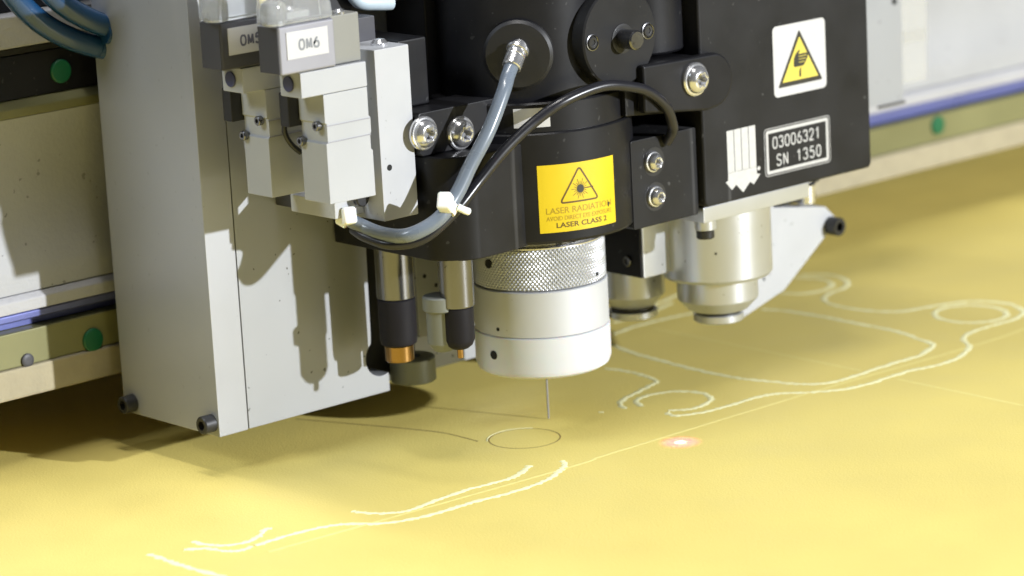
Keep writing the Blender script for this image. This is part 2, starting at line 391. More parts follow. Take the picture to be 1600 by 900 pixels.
# ------------------------------------------------------------------ yellow sheet with its cut lines
sheet = thing("yellow_sheet", "large flat yellow foam sheet on the cutting table, marked with pale cut outlines", "sheet", (0, 0, -3))
link("foam_layer", box(-690, 1290, -690, 490, -3, 0, 0.3), "foam_yellow", sheet)
def cut(name, keys, w, h, m, jit, closed=False, n=9, label=None, z=0.02):
    b = bmesh.new()
    for k in keys: ribbon(CUT[k], w, h, z, closed, jit, n, b)
    o = link(name, b, m, sheet, 60, label); return o
for k in ('outer', 'ear', 'neck', 'hole1', 'inner1', 'inner2', 'edge1', 'edge2', 'm1', 'm2', 'm3', 'm4', 'm5'):
    cut("cut_line", [k], 2.6, 0.2, "cut_pale", 0.55)
cut("cut_line", ['dash'], 1.2, 0.2, "cut_pale", 0.2)
cut("cut_line", ['hole2'], 2.6, 0.2, "cut_pale", 0.55)
CUT['score4'] = [CUT['score3'][0]] + CUT['score4']
for k in ('score1', 'score2', 'score3', 'score4'): cut("score_line", [k], 1.7, 0.12, "score_pale", 0.1, label="faint straight score line")
cut("seam_line", ['seam'], 0.8, 0.06, "kerf_brown", 0.2, label="dark thin seam running from under the metal plate")
ring = [(-25.2 + 14.7 * math.cos(t), -14.8 + 14.7 * math.sin(t)) for t in [math.radians(a) for a in range(0, 360, 5)]]
b = bmesh.new(); ribbon(ring, 0.55, 0.05, 0.02, True, 0.1, 1, b, False)
link("cut_circle", b, "kerf_brown", sheet, 60, "thin dark freshly cut circle under the nozzle")
ring = [(-25.2 + 15.5 * math.cos(t), -14.8 + 15.5 * math.sin(t)) for t in [math.radians(a) for a in range(35, 150, 5)]]
b = bmesh.new(); ribbon(ring, 0.5, 0.12, 0.02, False, 0.2, 1, b, False)
link("cut_burr", b, "cut_pale", sheet, 60, "pale raised burr along the cut circle")

# ------------------------------------------------------------------ gantry beam behind the head
beam = thing("gantry_beam", "long pale gantry beam of stacked rails crossing behind the cutting head", "gantry beam", (0, 120, 28))
X0, X1 = -650, 1250
link("bumper_strip", box(X0, X1, 119.5, 340, 28.6, 41.4, 1.2), "bumper_cream", beam, label="rough cream bumper strip along the bottom edge")
link("lower_rail", box(X0, X1, 121, 340, 41.5, 56, 0.6), "rail_olive", beam, label="olive grey rail with green plugs")
link("guide_rail", prism([(128, 56.2), (340, 56.2), (340, 64), (126, 64), (123.5, 62.5), (123.5, 60), (128, 58.6)], 'x', X0, X1, 0.3), "rail_blue_reflection", beam, label="polished guide rail with a bluish reflection put into its colour")
link("lip", prism([(120, 64), (340, 64), (340, 71), (122.5, 71), (120, 68.8)], 'x', X0, X1, 0.5), "beam_lip", beam)
P = [(340, 71)] + [(340, 143), (122, 143)]
for i in range(13):
    t = i / 12; P.append((122 + 5.5 * math.sin(math.pi * min(1, t * 1.15)) ** 0.8 if t < 0.87 else 122 + 0.2, 142.6 - t * 71.2))
link("beam_panel", prism(P, 'x', X0, X1, 0), "beam_paint", beam)
link("top_lip", prism([(120.5, 143.4), (340, 143.4), (340, 150), (123.5, 150), (120.5, 147)], 'x', X0, X1, 0.6), "rail_olive", beam)
link("upper_rail", box(X0, X1, 124, 340, 150.2, 168, 0.5), "black_satin", beam, label="black upper rail with a green plug")
link("rail_cap", prism([(124, 168.2), (340, 168.2), (340, 171), (121.5, 171)], 'x', X0, X1, 0.3), "black_deep", beam)
link("upper_strip", box(X0, X1, 121, 340, 171.2, 184.5, 1.2), "beam_lip", beam, label="rough grey cast strip")
link("top_cover", box(X0, X1, 130, 340, 184.8, 260, 1), "black_deep", beam)
def plug(x, y, z):
    p = link("green_plug", lathe((x, y, z), (0, -1, 0), [(4.9, 0), (4.9, 0.9), (4.4, 1.3), (1.5, 1.45)], 28), "plug_green", beam)
    return p
g = plug(393, 121, 50.2)
again(g, (-141.5 - 393, 0, 45.4 - 50.2), label="green plug low on the rail left of the plate")
again(g, (-144 - 393, 3, 158.5 - 50.2), label="green plug high on the black rail")
g["label"] = "green plug on the rail right of the black box"
for dx in (800, 1200): again(g, (dx - 393, 0, 0))
link("rail_screw", lathe((-174, 121, 43.5), (0, -1, 0), [(2.9, 0), (2.9, 0.8), (2.4, 1.2), (1.2, 1.3)], 24), "coil_dark", beam)

# ------------------------------------------------------------------ carriage: side plate, front plate, pad
car = thing("carriage_plate", "tall grey aluminium carriage plate at left with black screws at its foot", "machine plate", (-60, 60, 15))
link("side_plate", box(-135.2, -120.6, 45, 111, 15, 480, 0.5), "side_aluminium", car)
pl = [(-120.1, 15.2), (-45.8, 15.0), (-45.8, 22.0)] + arc(-49.5, 30.5, 8.2, -65, -232, 14) + \
     [(-54.2, 40), (-53.6, 84), (-28, 84), (-28, 34.2), (6, 34.2), (6, 88), (281.5, 88), (281.5, 480), (-120.1, 480)]
link("front_plate", prism(pl, 'y', 45.2, 57, 0.35), "plate_aluminium", car, label="bright front plate with a rounded slot")
link("rear_plate", box(-120, 60, 62, 70, 13.5, 480, 0.4), "plate_aluminium", car)
link("slot_shade", box(-60, -20, 58.5, 61.6, 19, 90, 0.2), "hole_black", car, label="black strip standing in for the shade behind the slot")  # shade on the rear plate, built as a black strip
link("carriage_block", box(-119, 275, 70.5, 111, 96, 480, 1), "side_aluminium", car)
a = socket_screw("foot_screw", (-135.2, 49.6, 20.4), (-1, 0, 0), 3.7, 5.5, "black_steel", car, "black socket screw at the front foot of the side plate")
again(a, (0, 54.5, -0.6), label="black socket screw at the rear foot of the side plate")
pad = link("reference_pad", lathe((-30.9, 47.5, 16.0), (0, 0, 1), [(9.2, 0), (9.7, 0.5), (9.7, 10.0), (9.2, 10.5), (3.4, 10.6), (3.2, 7)], 48), "pad_aluminium", car, label="round grey stop pad at the corner of the front plate")
link("pad_arm", box(-34, -28, 55, 62, 17, 25, 0.4), "black_steel", car)
hole = lathe((-28, 45.1, 68), (0, -1, 0), [(0.9, 0), (0.9, 0.15)], 12)
for v in hole.verts: v.co += Vector((4.5, 0, -8))
h = link("drilled_hole", hole, "hole_black", car)
for dx, dz in ((6, -5), (8, -17)): again(h, (dx, 0, dz))
h2 = link("drilled_hole", lathe((276.4, 45.1, 136.2), (0, -1, 0), [(1.6, 0), (1.6, 0.2)], 14), "hole_black", car)
tp = link("clear_tape", box(281.8, 301, 46, 46.5, 114.5, 140, 0.2), "tape_clear", car, label="translucent tape flap at the right edge of the plate")
again(tp, (0, 0.8, -19.5))
link("drip_edge", box(262, 281.5, 44, 45, 86.6, 87.8, 0.2), "black_steel", car)

# ------------------------------------------------------------------ two solenoid valves on a white block
def valve(dx, dy, label, word, ink):
    v = thing("solenoid_valve", label, "valve", (-112 + dx, -12 + dy, 116), "solenoid valves beside the spindle")
    M = lambda n, b, m, p=v, l=None: link(n, moved(b, dx, dy), m, p, 35, l)
    P = [(-122, 116), (-99.4, 115.6), (-99.4, 133.6), (-100.2, 134.2), (-100.2, 140), (-99.6, 140.6), (-99.6, 146.5), (-100.4, 147.2), (-100.4, 158.4), (-122, 158.4),
         (-122, 147.4), (-121.2, 146.9), (-121.2, 139.8), (-122, 139.3)]
    body = M("valve_body", prism(P, 'y', -19.9, -4.2, 0.3), "valve_white")
    M("cap", box(-132.4, -100.2, -20, -7, 158.5, 168.3, 0.5), "valve_white")
    for z in (139.6, 146.0): M("groove", box(-121.5, -99.9, -20.15, -19.7, z, z + 0.35, 0.05), "coil_grey")
    for z, y in ((147.2, -16), (140.4, -5.8)):
        M("side_screw", lathe((-121.9, y, z - 1), (-1, 0, 0), [(1.9, 0), (1.9, 1.9), (1.6, 2.2), (0.9, 2.2), (0.8, 1.2)], 20), "pin_steel")
    M("manual_button", lathe((-132.4, -12.8, 163.6), (-1, 0, 0), [(3.0, 0), (3.0, 0.7), (2.6, 0.9)], 24), "blue_mark", l="dark blue round button")
    M("gap_block", box(-127, -110, -4.1, 1.5, 145, 158.3, 0.6), "black_deep", l="black piece behind the valve body")  # black block added to fill the dark gap between the valves
    co = M("coil", box(-141.6, -115, -20.6, -7.6, 168.6, 187, 0.9, seg=3), "coil_dark" if ink == "ink_grey" else "coil_grey", l="grey coil housing with a white paper label")  # rear coil: same housing, its shade put into a darker colour
    lab = M("paper_label", box(-138.4, -118.6, -20.95, -20.55, 174.2, 184.6, 0.1), "paper_white", co)
    M("lettering", engraved(word, -132.6, 177.4, 2.5, 3.5, 3.7, 0.85, lambda s, t: (s, -21.02, t)), ink, co)
    M("coil_side", box(-141.9, -141.5, -20, -8, 169, 186.6, 0.1), "coil_dark", co, l="dark side of the coil housing")
    M("connector", box(-114.8, -100.8, -18, -6, 168.6, 187.4, 0.6), "connector_grey")
    M("clear_cover", prism([(-142, 187.2), (-115.2, 187.2), (-115.2, 190.5), (-118, 206), (-139.5, 206), (-142, 192)], 'y', -20.8, -7.4, 1.2, 3), "clear_plastic", l="clear plastic coil cover")
    M("cover_lens", lathe((-141.2, -17.5, 187.6), (0, 0, 1), [(4.2, 0), (5.0, 1), (5.0, 6), (4.2, 8.5), (2, 9.5)], 20), "clear_plastic", l="clear round lens on the cover")
    M("top_screw", lathe((-108.5, -15.8, 187.3), (0, 0, 1), [(2.2, 0), (2.2, 1), (1.2, 1.9)], 18), "bright_steel")
    return v
def moved(b, dx, dy):
    for v in b.verts: v.co += Vector((dx, dy, 0))
    return b
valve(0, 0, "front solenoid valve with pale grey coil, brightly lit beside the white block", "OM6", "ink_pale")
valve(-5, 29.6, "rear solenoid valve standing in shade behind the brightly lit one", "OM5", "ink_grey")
t = link("valve_wire", tube([(-118, 2, 156), (-121, 1, 150), (-124, 3, 144), (-122, 3, 138), (-117, 3, 133)], 1.1, 10), "cable_black")
t["label"] = "short black wire looping between the two solenoid valves"; t["category"] = "wire"
t = link("pale_tube", tube([(-74, 20, 190), (-70, 19, 184.5), (-62, 18, 182.8), (-55, 18, 182)], 3.0, 14), "hose_pale")
t["label"] = "pale blue tube stub above the white block"; t["category"] = "tube"
# white block
wb = thing("manifold_block", "tall bright white block between the valves and the black spindle", "block", (-80, 0, 101))
link("block_body", box(-91.1, -73.6, -14, 8, 102.9, 170.6, 0.5), "white_casting", wb)
link("mounting_foot", box(-106, -91.3, -2, 26, 105, 112, 0.5), "white_casting", wb)
link("port_hole", lathe((-87.0, -13.95, 123.8), (0, -1, 0), [(1.25, 0), (1.25, 0.15)], 16), "hole_black", wb)
link("port_plug", lathe((-95, -4, 112), (0, -1, 0), [(3.3, 0), (3.3, 2.0), (2.8, 2.4)], 24), "black_deep", wb)
link("top_screw", lathe((-81, -5, 170.6), (0, 0, 1), [(3.4, 0), (3.4, 1.0), (2.2, 2.3), (0.5, 2.6)], 24), "bright_steel", wb)
link("back_spacer", box(-99, -71.6, 8.2, 45, 104, 180, 0.5), "coil_dark", wb)

# ------------------------------------------------------------------ black spindle unit
sp = thing("milling_spindle", "black milling spindle unit in the middle with yellow laser label and silver bolts", "spindle", (0, 0, 84))
link("spindle_body", lathe((0, 0, 140), (0, 0, 1), [(36, 0), (36, 300)], 72), "black_satin", sp)
link("side_block", box(-70.8, -56, -4, 44, 143.5, 170.5, 1.0), "black_satin", sp)
link("mount", box(-36, 60, 20, 45, 92, 480, 1), "black_deep", sp)
link("back_cover", box(-104, -36.4, 24, 45, 181, 480, 1), "black_deep", sp)
hs = [(-71, 44), (-71, -13)] + arc(-53.5, -13, 17.5, 180, 262, 12)[1:] + [(-40, -30), (-28, -28), (-10, 20), (-10, 44)]
link("housing", prism(hs, 'z', 83.6, 125.5, 0.7), "black_satin", sp)
hub = link("hub", lathe((0, 0, 84), (0, 0, 1), [(36, -0.2), (41, 0), (42, 1.2), (42, 44.6), (41.4, 45.2), (30, 45.2)], 96), "black_satin", sp)
cr = link("clamp_ring", lathe((0, 0, 129.5), (0, 0, 1), [(40.9, 0), (40.9, 11.2), (40.2, 11.9), (34, 11.9)], 96), "black_satin", sp)
link("clamp_gap", lathe((0, 0, 128.9), (0, 0, 1), [(40.2, 0), (40.2, 1)], 72), "black_deep", sp)
link("clamp_lug", prism(roundrect(-73.2, -20, 125.8, 143.2, 2), 'y', -16.5, 4, 0.6), "black_satin", sp, label="left clamp lug with two silver bolts")
a = button_screw("bolt", (-71.3, -16.5, 135.2), (0, -1, 0), 6.8, 4.6, "bright_steel", sp)
again(a, (19.0, 0, -3.0))
link("right_lug", prism([(22, 131), (58, 126.5)] + arc(62, 138.5, 11.4, -80, 78, 12) + [(22, 150.5)], 'y', -45.5, -40.6, 1.2, 3), "black_satin", sp)
link("right_lug_arm", prism([(16, 130), (58.5, 126), (58.5, 149), (16, 150.5)], 'y', -40.4, -12, 1.0), "black_satin", sp)
button_screw("bolt", (50.6, -45.5, 140.8), (0, -1, 0), 7.0, 4.8, "bright_steel", sp)
link("tool_sleeve", lathe((48, -14, 151), (0, 0, 1), [(20, 0), (21, 1), (21, 260)], 56), "black_satin", sp)
# round cover with two sockets and a pin
dc = link("round_cover", lathe((13.4, -27, 163.4), (0, -1, 0), [(18.8, 0), (20.3, 0.8), (20.3, 14.4), (19.6, 15)], 72), "black_anodised", sp, label="round black cover above the clamp ring")
for x, z in ((-2.2, 163.2), (28.6, 163.6)):
    b = lathe((x, -42, z), (0, -1, 0), [(3.4, 0.05), (3.4, 0.5), (3.0, 0.6), (2.6, 0.2), (2.5, -0.0)], 28)
    link("socket_rim", b, "pin_steel", dc)
    socket_screw("cover_screw", (x, -42.1, z), (0, -1, 0), 2.4, 0.7, "black_steel", dc)
b = lathe((14.6, -42, 162.4), (0, -1, 0), [(6.0, 0), (6.0, 0.3), (4.6, 0.5)], 32); link("pin_seat", b, "black_deep", dc)
link("cover_pin", cyl((14.6, -42, 162.4), (0, -1, 0), 4.0, 0, 8.6, 0.6, 32), "pin_steel", dc)
# cable gland on the cylinder
ga = Vector((-0.73, -0.685, 0)).normalized()
gl = link("cable_gland", lathe(Vector((0, 0, 160.5)) + ga * 33, ga, [(14, 0), (14, 4.6), (12.8, 5.8), (9, 6.0)], 56), "black_deep", sp, label="black round gland around the hose fitting")
# white sticker pieces on the clamp ring
def onring(R): return lambda s, t: (R * math.cos(s / 40.9), R * math.sin(s / 40.9), t)
def grid(s0, s1, t0, t1, n, fn, m=1):
    b = bmesh.new(); V = [[b.verts.new(fn(s0 + (s1 - s0) * i / n, t0 + (t1 - t0) * j / m)) for j in range(m + 1)] for i in range(n + 1)]
    for i in range(n):
        for j in range(m): b.faces.new((V[i][j], V[i + 1][j], V[i + 1][j + 1], V[i][j + 1]))
    return b
s_mid = math.atan2(-30.5, -26.5) * 40.9
link("ring_sticker", grid(s_mid - 7, s_mid + 7.6, 131.6, 139.4, 12, onring(41.0)), "paper_white", sp, label="white sticker on the clamp ring behind the cable")
# yellow laser label on the hub
A0 = math.radians(-129.3)                      # left edge; +angle runs to the right in view
RL = 42.0
def onhub(e, k=1.0): return lambda s, t: ((RL + e) * math.cos(A0 + s * 0.91 / RL), (RL + e) * math.sin(A0 + s * 0.91 / RL), 88.6 + t * 0.965)
LW, LH = 39.0, 28.6
bl = bmesh.new()
lab = grid(0, LW, 0, LH, 20, onhub(0.12), 1)
lab = link("laser_label", lab, "label_yellow", sp, 40, "yellow laser warning label with brown print")
tri = [(9.6, 12.2), (28.6, 12.2), (19.2, 26.8)]
def rounded(poly, r, n=4):
    out = []
    for i, p in enumerate(poly):
        a = Vector((*poly[i - 1], 0)); p_ = Vector((*p, 0)); c = Vector((*poly[(i + 1) % len(poly)], 0))
        u = (a - p_).normalized(); v = (c - p_).normalized(); q0, q1 = p_ + u * r, p_ + v * r
        for k in range(n + 1):
            t = k / n; w = q0 * (1 - t) ** 2 + p_ * 2 * t * (1 - t) + q1 * t * t
            out.append((w.x, w.y))
    return out
def dense(poly, n=4):
    out = []
    for i, p in enumerate(poly):
        q = poly[(i + 1) % len(poly)]
        m = max(1, int(math.hypot(q[0] - p[0], q[1] - p[1]) / 2))
        for k in range(m): out.append((p[0] + (q[0] - p[0]) * k / m, p[1] + (q[1] - p[1]) * k / m))
    return out
link("triangle_outline", strokes([(dense(rounded(tri, 1.8)), True)], 0.75, onhub(0.2)), "ink_brown", lab)
b = bmesh.new(); cx, cz = 19.4, 17.4
rays = []
for k in range(20):
    a = 2 * math.pi * k / 20; r1 = 4.4 if k % 2 == 0 else 3.2
    if abs(math.sin(a)) < 0.2 and math.cos(a) > 0: r1 = 6.6
    rays.append(([(cx + 1.4 * math.cos(a), cz + 1.4 * math.sin(a)), (cx + r1 * math.cos(a), cz + r1 * math.sin(a))], False))
strokes(rays[:1], 0.5, onhub(0.2), b); strokes(rays[1:], 0.22, onhub(0.2), b)
link("laser_burst", b, "ink_brown", lab)
link("burst_disc", flat([[(cx + 1.75 * math.cos(a * math.pi / 10), cz + 1.75 * math.sin(a * math.pi / 10)) for a in range(20)]], onhub(0.23)), "ink_black", lab)
link("lettering", text_bm("LASER RADIATION", 2.7, 33.0, 19.6, 7.9, onhub(0.2), 0.0), "ink_faded", lab)
link("lettering", text_bm("AVOID DIRECT EYE EXPOSURE", 1.9, 33.0, 19.6, 5.0, onhub(0.2), 0.0), "ink_faded", lab)
link("lettering", text_bm("LASER CLASS 2", 2.2, 25.5, 20.2, 1.9, onhub(0.2), 0.016), "ink_brown", lab)
link("burn_spot", flat([[(34.0, 9.4), (35.2, 9.3), (34.9, 8.2), (34.5, 7.2), (34.1, 8.3)]], onhub(0.26)), "ink_black", lab)

# ------------------------------------------------------------------ suction nozzle below the spindle
nz = thing("suction_nozzle", "round white and silver nozzle with knurled ring above the yellow sheet", "nozzle", (2, -1, 24))
NC = Vector((0.8, -0.2, 0))
link("skirt", lathe(NC, (0, 0, 1), [(22, 25), (25.4, 24), (27.4, 25.2), (28.3, 27.5), (28.4, 41.2), (28.0, 41.6)], 96), "white_acetal", nz, label="milky white plastic skirt")
link("sleeve", lathe(NC, (0, 0, 1), [(27.6, 41.7), (28.1, 42.1), (28.1, 60.6), (27.7, 61.0)], 96), "blasted_aluminium", nz, label="matt silver sleeve")
b = bmesh.new(); nu, nv, H = 600, 64, 17.6; V = []
for j in range(nv + 1):
    row = []
    z = 61.2 + H * j / nv
    for i in range(nu):
        th = 2 * math.pi * i / nu
        p = 100 * th / (2 * math.pi); q = (z - 61.2) / 2.1
        tri_ = lambda x: abs((x % 1) * 2 - 1)
        d = min(tri_(p + q), tri_(p - q)) if 1 < j < nv - 1 else 0
        r = 27.2 + 0.62 * d
        if j in (0, nv): r -= 0.5
        row.append(b.verts.new((NC.x + r * math.cos(th), NC.y + r * math.sin(th), z)))
    V.append(row)
for j in range(nv):
    for i in range(nu): b.faces.new((V[j][i], V[j][(i + 1) % nu], V[j + 1][(i + 1) % nu], V[j + 1][i]))
link("knurled_ring", b, "ring_aluminium", nz, 25, "silver ring with diamond knurling")
link("collar", lathe(NC, (0, 0, 1), [(27.4, 78.6), (27.4, 79.1), (25.5, 79.3), (24.8, 80.4), (24.8, 84)], 80), "bright_steel", nz)
link("lock_ring", lathe(NC, (0, 0, 1), [(26.3, 80.6), (26.6, 80.9), (26.6, 82.3), (26.3, 82.6)], 80), "bright_steel", nz)
for a in (-112, -98, -60): 
    d = Vector((math.cos(math.radians(a)), math.sin(math.radians(a)), 0))
    link("lock_tab", cyl(NC + Vector((0, 0, 80.9)) + d * 24, d, 1.0, 0, 2.9, 0.2, 12), "black_deep", nz)
def radial(name, ang, z, R, r, m):
    d = Vector((math.cos(math.radians(ang)), math.sin(math.radians(ang)), 0))
    return link(name, lathe(NC + Vector((0, 0, z)) + d * (R - 0.6), d, [(r, 0), (r, 0.75), (r * 0.9, 0.8), (r * 0.6, 0.74), (r * 0.5, 0.70)], 18), m, nz)
radial("set_screw", -178, 33.8, 28.4, 1.9, "hole_black")
radial("set_screw", -180, 72, 27.8, 1.9, "hole_black")
radial("drilled_hole", -172, 45.0, 28.1, 0.8, "hole_black")
radial("drilled_hole", -73, 64.5, 27.8, 0.8, "hole_black")
link("milling_bit", lathe((1, -1, 0.0), (0, 0, 1), [(0.2, 0.1), (0.40, 0.6), (0.40, 30)], 14), "coil_grey", nz, label="thin steel bit reaching down to the sheet")

# ------------------------------------------------------------------ two spring pins under the housing
p1 = thing("sensor_pin", "thick dark sensor pin with broad brass tip in front of the shaded slot", "pin", (-58.4, 22, 34), "sensor pins under the black housing")
c = Vector((-58.4, 22, -1.8))
link("barrel", lathe(c, (0, 0, 1), [(7.6, 63), (7.9, 63.4), (7.9, 84)], 40), "pin_steel", p1)
link("rubber_sleeve", lathe(c, (0, 0, 1), [(6.0, 43), (7.4, 43.8), (7.8, 46), (7.8, 62.4), (7.2, 62.9)], 40), "black_rubber", p1)
link("tip", lathe(c, (0, 0, 1), [(5.6, 36.4), (6.0, 36.8), (6.0, 42.9), (5.4, 43)], 40), "brass", p1, label="polished brass tip")
link("guide_rod", cyl(c + Vector((7.6, 3.5, 0)), (0, 0, 1), 1.5, 36, 84, 0.2, 16), "pin_steel", p1)
p2 = thing("sensor_pin", "slim silver sensor pin with rounded black end beside the nozzle", "pin", (-59, -20, 44), "sensor pins under the black housing")
c = Vector((-61.4, -20, 0))
link("barrel", lathe(c, (0, 0, 1), [(6.6, 64.2), (7.0, 64.8), (7.0, 84)], 40), "pin_steel", p2)
link("rubber_end", lathe(c, (0, 0, 1), [(1.6, 46.6), (3.4, 46.8), (5.2, 48.2), (6.2, 50.6), (6.2, 63.6), (5.8, 64)], 40), "black_rubber", p2)
link("tip", lathe(c, (0, 0, 1), [(0.9, 42.6), (1.3, 43), (1.3, 46.6)], 18), "brass", p2, label="thin brass tip")
link("flange", cyl(c + Vector((-4.5, 5.5, 0)), (0, 0, 1), 7.0, 62.5, 68.5, 0.5, 36), "pad_aluminium", p2)
link("guide_body", lathe(c + Vector((-3.2, 6.5, 0)), (0, 0, 1), [(3.8, 45.6), (6.2, 49), (6.2, 62.4)], 36), "pad_aluminium", p2)

# ------------------------------------------------------------------ knife tool: black box, cylinders, bracket
kt = thing("knife_tool", "black box tool at right with hand warning sign, serial plate and silver cylinder", "tool head", (110, -10, 26))
link("casing", prism(roundrect(59.8, 163.2, 84.4, 420, 2.6, 6), 'y', -40, 40, 1.3, 3), "black_anodised", kt)
fb = link("front_bracket", prism(roundrect(21.6, 59.4, 81.6, 118.6, 1.0, 3), 'y', -36.5, -12, 0.6), "black_anodised", kt, label="black bracket block with two silver screws")
a = button_screw("bracket_screw", (33.2, -36.5, 108.4), (0, -1, 0), 4.5, 4.2, "bright_steel", kt); again(a, (0.6, 0, -14.6))
for dz in (0, -14.6):
    link("counterbore", lathe((34.4, -36.45, 108.2 + dz), (0, -1, 0), [(6.0, 0), (6.0, 0.15)], 28), "black_deep", kt)
link("base_plate", prism([(61, -37.5), (125.5, -37.5), (125.5, 20), (58, 20)], 'z', 77.4, 84.1, 0.5), "satin_aluminium", kt)
link("base_tab", cyl((66.5, -32.5, 0), (0, 0, 1), 4.5, 73.4, 84, 0.3, 32), "satin_aluminium", kt)
link("base_screw", cyl((66.5, -32.5, 0), (0, 0, 1), 3.9, 69.6, 73.3, 0.5, 28), "black_steel", kt)
KC = Vector((95, -10, 0))
ba = link("barrel", lathe(KC, (0, 0, 1), [(20, 45.6), (23, 46), (24.2, 47.4), (24.2, 77.2)], 96), "satin_aluminium", kt, label="large silver tool cylinder")
link("lower_barrel", lathe(KC, (0, 0, 1), [(10.5, 30.4), (13, 30.8), (17.4, 35.4), (17.6, 36.2), (17.6, 45.5)], 80), "satin_aluminium", kt)
link("foot_gap", lathe(KC, (0, 0, 1), [(9.8, 28), (9.8, 30.8)], 56), "black_deep", kt)
link("foot_ring", lathe(KC, (0, 0, 1), [(10.2, 25.4), (10.9, 25.9), (10.9, 28.6), (10.4, 29)], 64), "satin_aluminium", kt)
link("drilled_hole", lathe(KC + Vector((-17.2, -16.9, 60)), (-0.713, -0.7, 0), [(0.55, -0.3), (0.55, 0.2)], 12), "hole_black", kt)
cb = link("clamp_block", box(55.2, 78, -6, 34, 50.4, 77.2, 0.8), "satin_aluminium", kt)
link("block_cover", box(54.3, 55.1, -5.2, 30, 50.8, 77.2, 0.2), "black_satin", kt, label="dark side cover of the clamp block")
socket_screw("cover_screw", (54.4, 2.5, 57.5), (-1, 0, 0), 2.4, 1.2, "pin_steel", kt)
KC2 = Vector((80, 28, 0))
link("rear_barrel", lathe(KC2, (0, 0, 1), [(10, 29.8), (13, 33.6), (14.5, 35), (14.5, 52)], 56), "satin_aluminium", kt, label="second tool barrel behind the clamp block")
link("rear_foot", lathe(KC2, (0, 0, 1), [(10.4, 24.6), (11, 25), (11, 27.6), (10.4, 28)], 48), "satin_aluminium", kt)
link("rear_gap", lathe(KC2, (0, 0, 1), [(9.6, 27.8), (9.6, 30.2)], 40), "black_deep", kt)
# triangular bracket with pin
tb = thing("side_bracket", "pale triangular bracket with black screw at right of the silver cylinder", "bracket", (160, 4, 20))
poly = [(129, 84), (143.5, 84), (143.5, 65.5), (178.5, 61.3), (184.5, 53.2), (151.5, 26.0), (121.5, 18.9), (115, 21), (113, 40)]
poly = [(127, 77.2), (142.4, 77.2), (144.4, 64.8), (178.0, 59.2), (186.2, 51.6), (149.5, 26.0), (122.5, 18.6), (111, 24), (110, 40), (124, 48)]
link("bracket_plate", prism(poly, 'y', 2, 12, 0.6), "white_casting", tb)
socket_screw("bracket_screw", (180.6, 2, 50.0), (0, -1, 0), 4.2, 6.0, "black_steel", tb)
link("pin_cap", box(148, 173, 3, 17, 64.0, 67.0, 0.6), "black_steel", tb)
link("post", lathe((166.6, 3.5, 0), (0, 0, 1), [(4.3, 63), (4.3, 71), (3.6, 71.6), (3.6, 84.2)], 32), "bright_steel", tb)
link("o_ring", lathe((166.6, 3.5, 71.2), (0, 0, 1), [(3.7, 0), (4.6, 0.3), (4.6, 1.2), (3.7, 1.5)], 32), "black_rubber", tb)
link("spring_clip", tube([(168.5, 0, 77.5), (171, -1, 76.5), (171.6, -1, 74.4), (170, -1, 73), (168, 0, 72.6)], 0.5, 8), "black_steel", tb)
link("dirt_hole", lathe((136.4, 1.95, 33.6), (0, -1, 0), [(0.7, 0), (0.7, 0.1)], 12), "hole_black", tb)

# prints on the box
YF = -40.0
def onbox(e): return lambda s, t: (s, YF - e, t)
ws = link("hand_sign", flat([roundrect(103.2, 135.6, 124.2, 154.4, 2.2)], onbox(0.12)), "paper_white", kt, label="white sticker with a yellow hand warning triangle")
T0 = [(105.6, 128.0), (133.2, 128.0), (119.4, 151.4)]
link("triangle_border", flat([rounded(T0, 1.1)], onbox(0.2)), "ink_black", ws)
T1 = [(108.2, 130.0), (130.4, 130.0), (119.4, 148.4)]
link("triangle_field", flat([rounded(T1, 0.4)], onbox(0.27)), "sign_yellow", ws)
hand = [(115.6, 139.2), (115.4, 136.2), (116.0, 135.6), (121.0, 135.6), (122.2, 136.2), (122.4, 137.0), (123.2, 137.2), (123.2, 138.2), (124.0, 138.4), (124.0, 139.4),
        (124.3, 139.7), (124.3, 140.5), (123.8, 140.9), (121.4, 141.0), (118.6, 140.8), (119.4, 142.2), (119.0, 142.8), (118.2, 142.2), (116.8, 141.2)]
link("hand_symbol", flat([hand], onbox(0.33)), "ink_black", ws)
link("blade_symbol", flat([[(118.5, 131.2), (119.7, 131.2), (119.9, 134.9), (119.5, 135.2), (118.7, 133.6)]], onbox(0.33)), "ink_black", ws)
fl = bmesh.new()
strokes([([(118.6, 139.9), (123.4, 139.9)], False), ([(118.6, 138.7), (122.9, 138.7)], False), ([(118.6, 137.4), (122.0, 137.4)], False)], 0.28, onbox(0.38), fl)
link("finger_line", fl, "sign_yellow", ws)
sn = link("serial_frame", strokes([(dense(roundrect(97.8, 135.0, 92.9, 110.3, 0.3, 1)), True)], 1.35, onbox(0.12)), "print_white", kt, label="white engraved frame around the serial number")
link("outer_frame", strokes([(roundrect(96.2, 136.6, 91.5, 111.7, 1.4), True)], 0.28, onbox(0.12)), "print_white", sn)
link("serial_number", engraved("03006321", 101.2, 102.9, 2.75, 3.75, 4.7, 0.62, onbox(0.12)), "print_white", sn)
link("serial_number", engraved("SN 1350", 103.3, 95.2, 2.75, 4.1, 4.7, 0.62, onbox(0.12)), "print_white", sn)
em = thing
bars = [[(73.7 + i * 4.36, 97), (73.7 + (i + 1) * 4.36 - 0.34, 97), (73.7 + (i + 1) * 4.36 - 0.34, 114.8), (73.7 + i * 4.36, 114.8)] for i in range(4)]
a = link("arrow_emblem", flat([[(73.7, 96.9), (73.6, 93.9), (72.1, 93.3), (75.7, 89.5), (78.3, 91.3), (82.3, 87.4), (86.7, 91.2), (88.8, 89.7), (93.0, 93.5), (91.0, 93.9), (90.9, 96.9)]], onbox(0.12)), "print_white", kt, label="white emblem of four bars ending in arrow points")
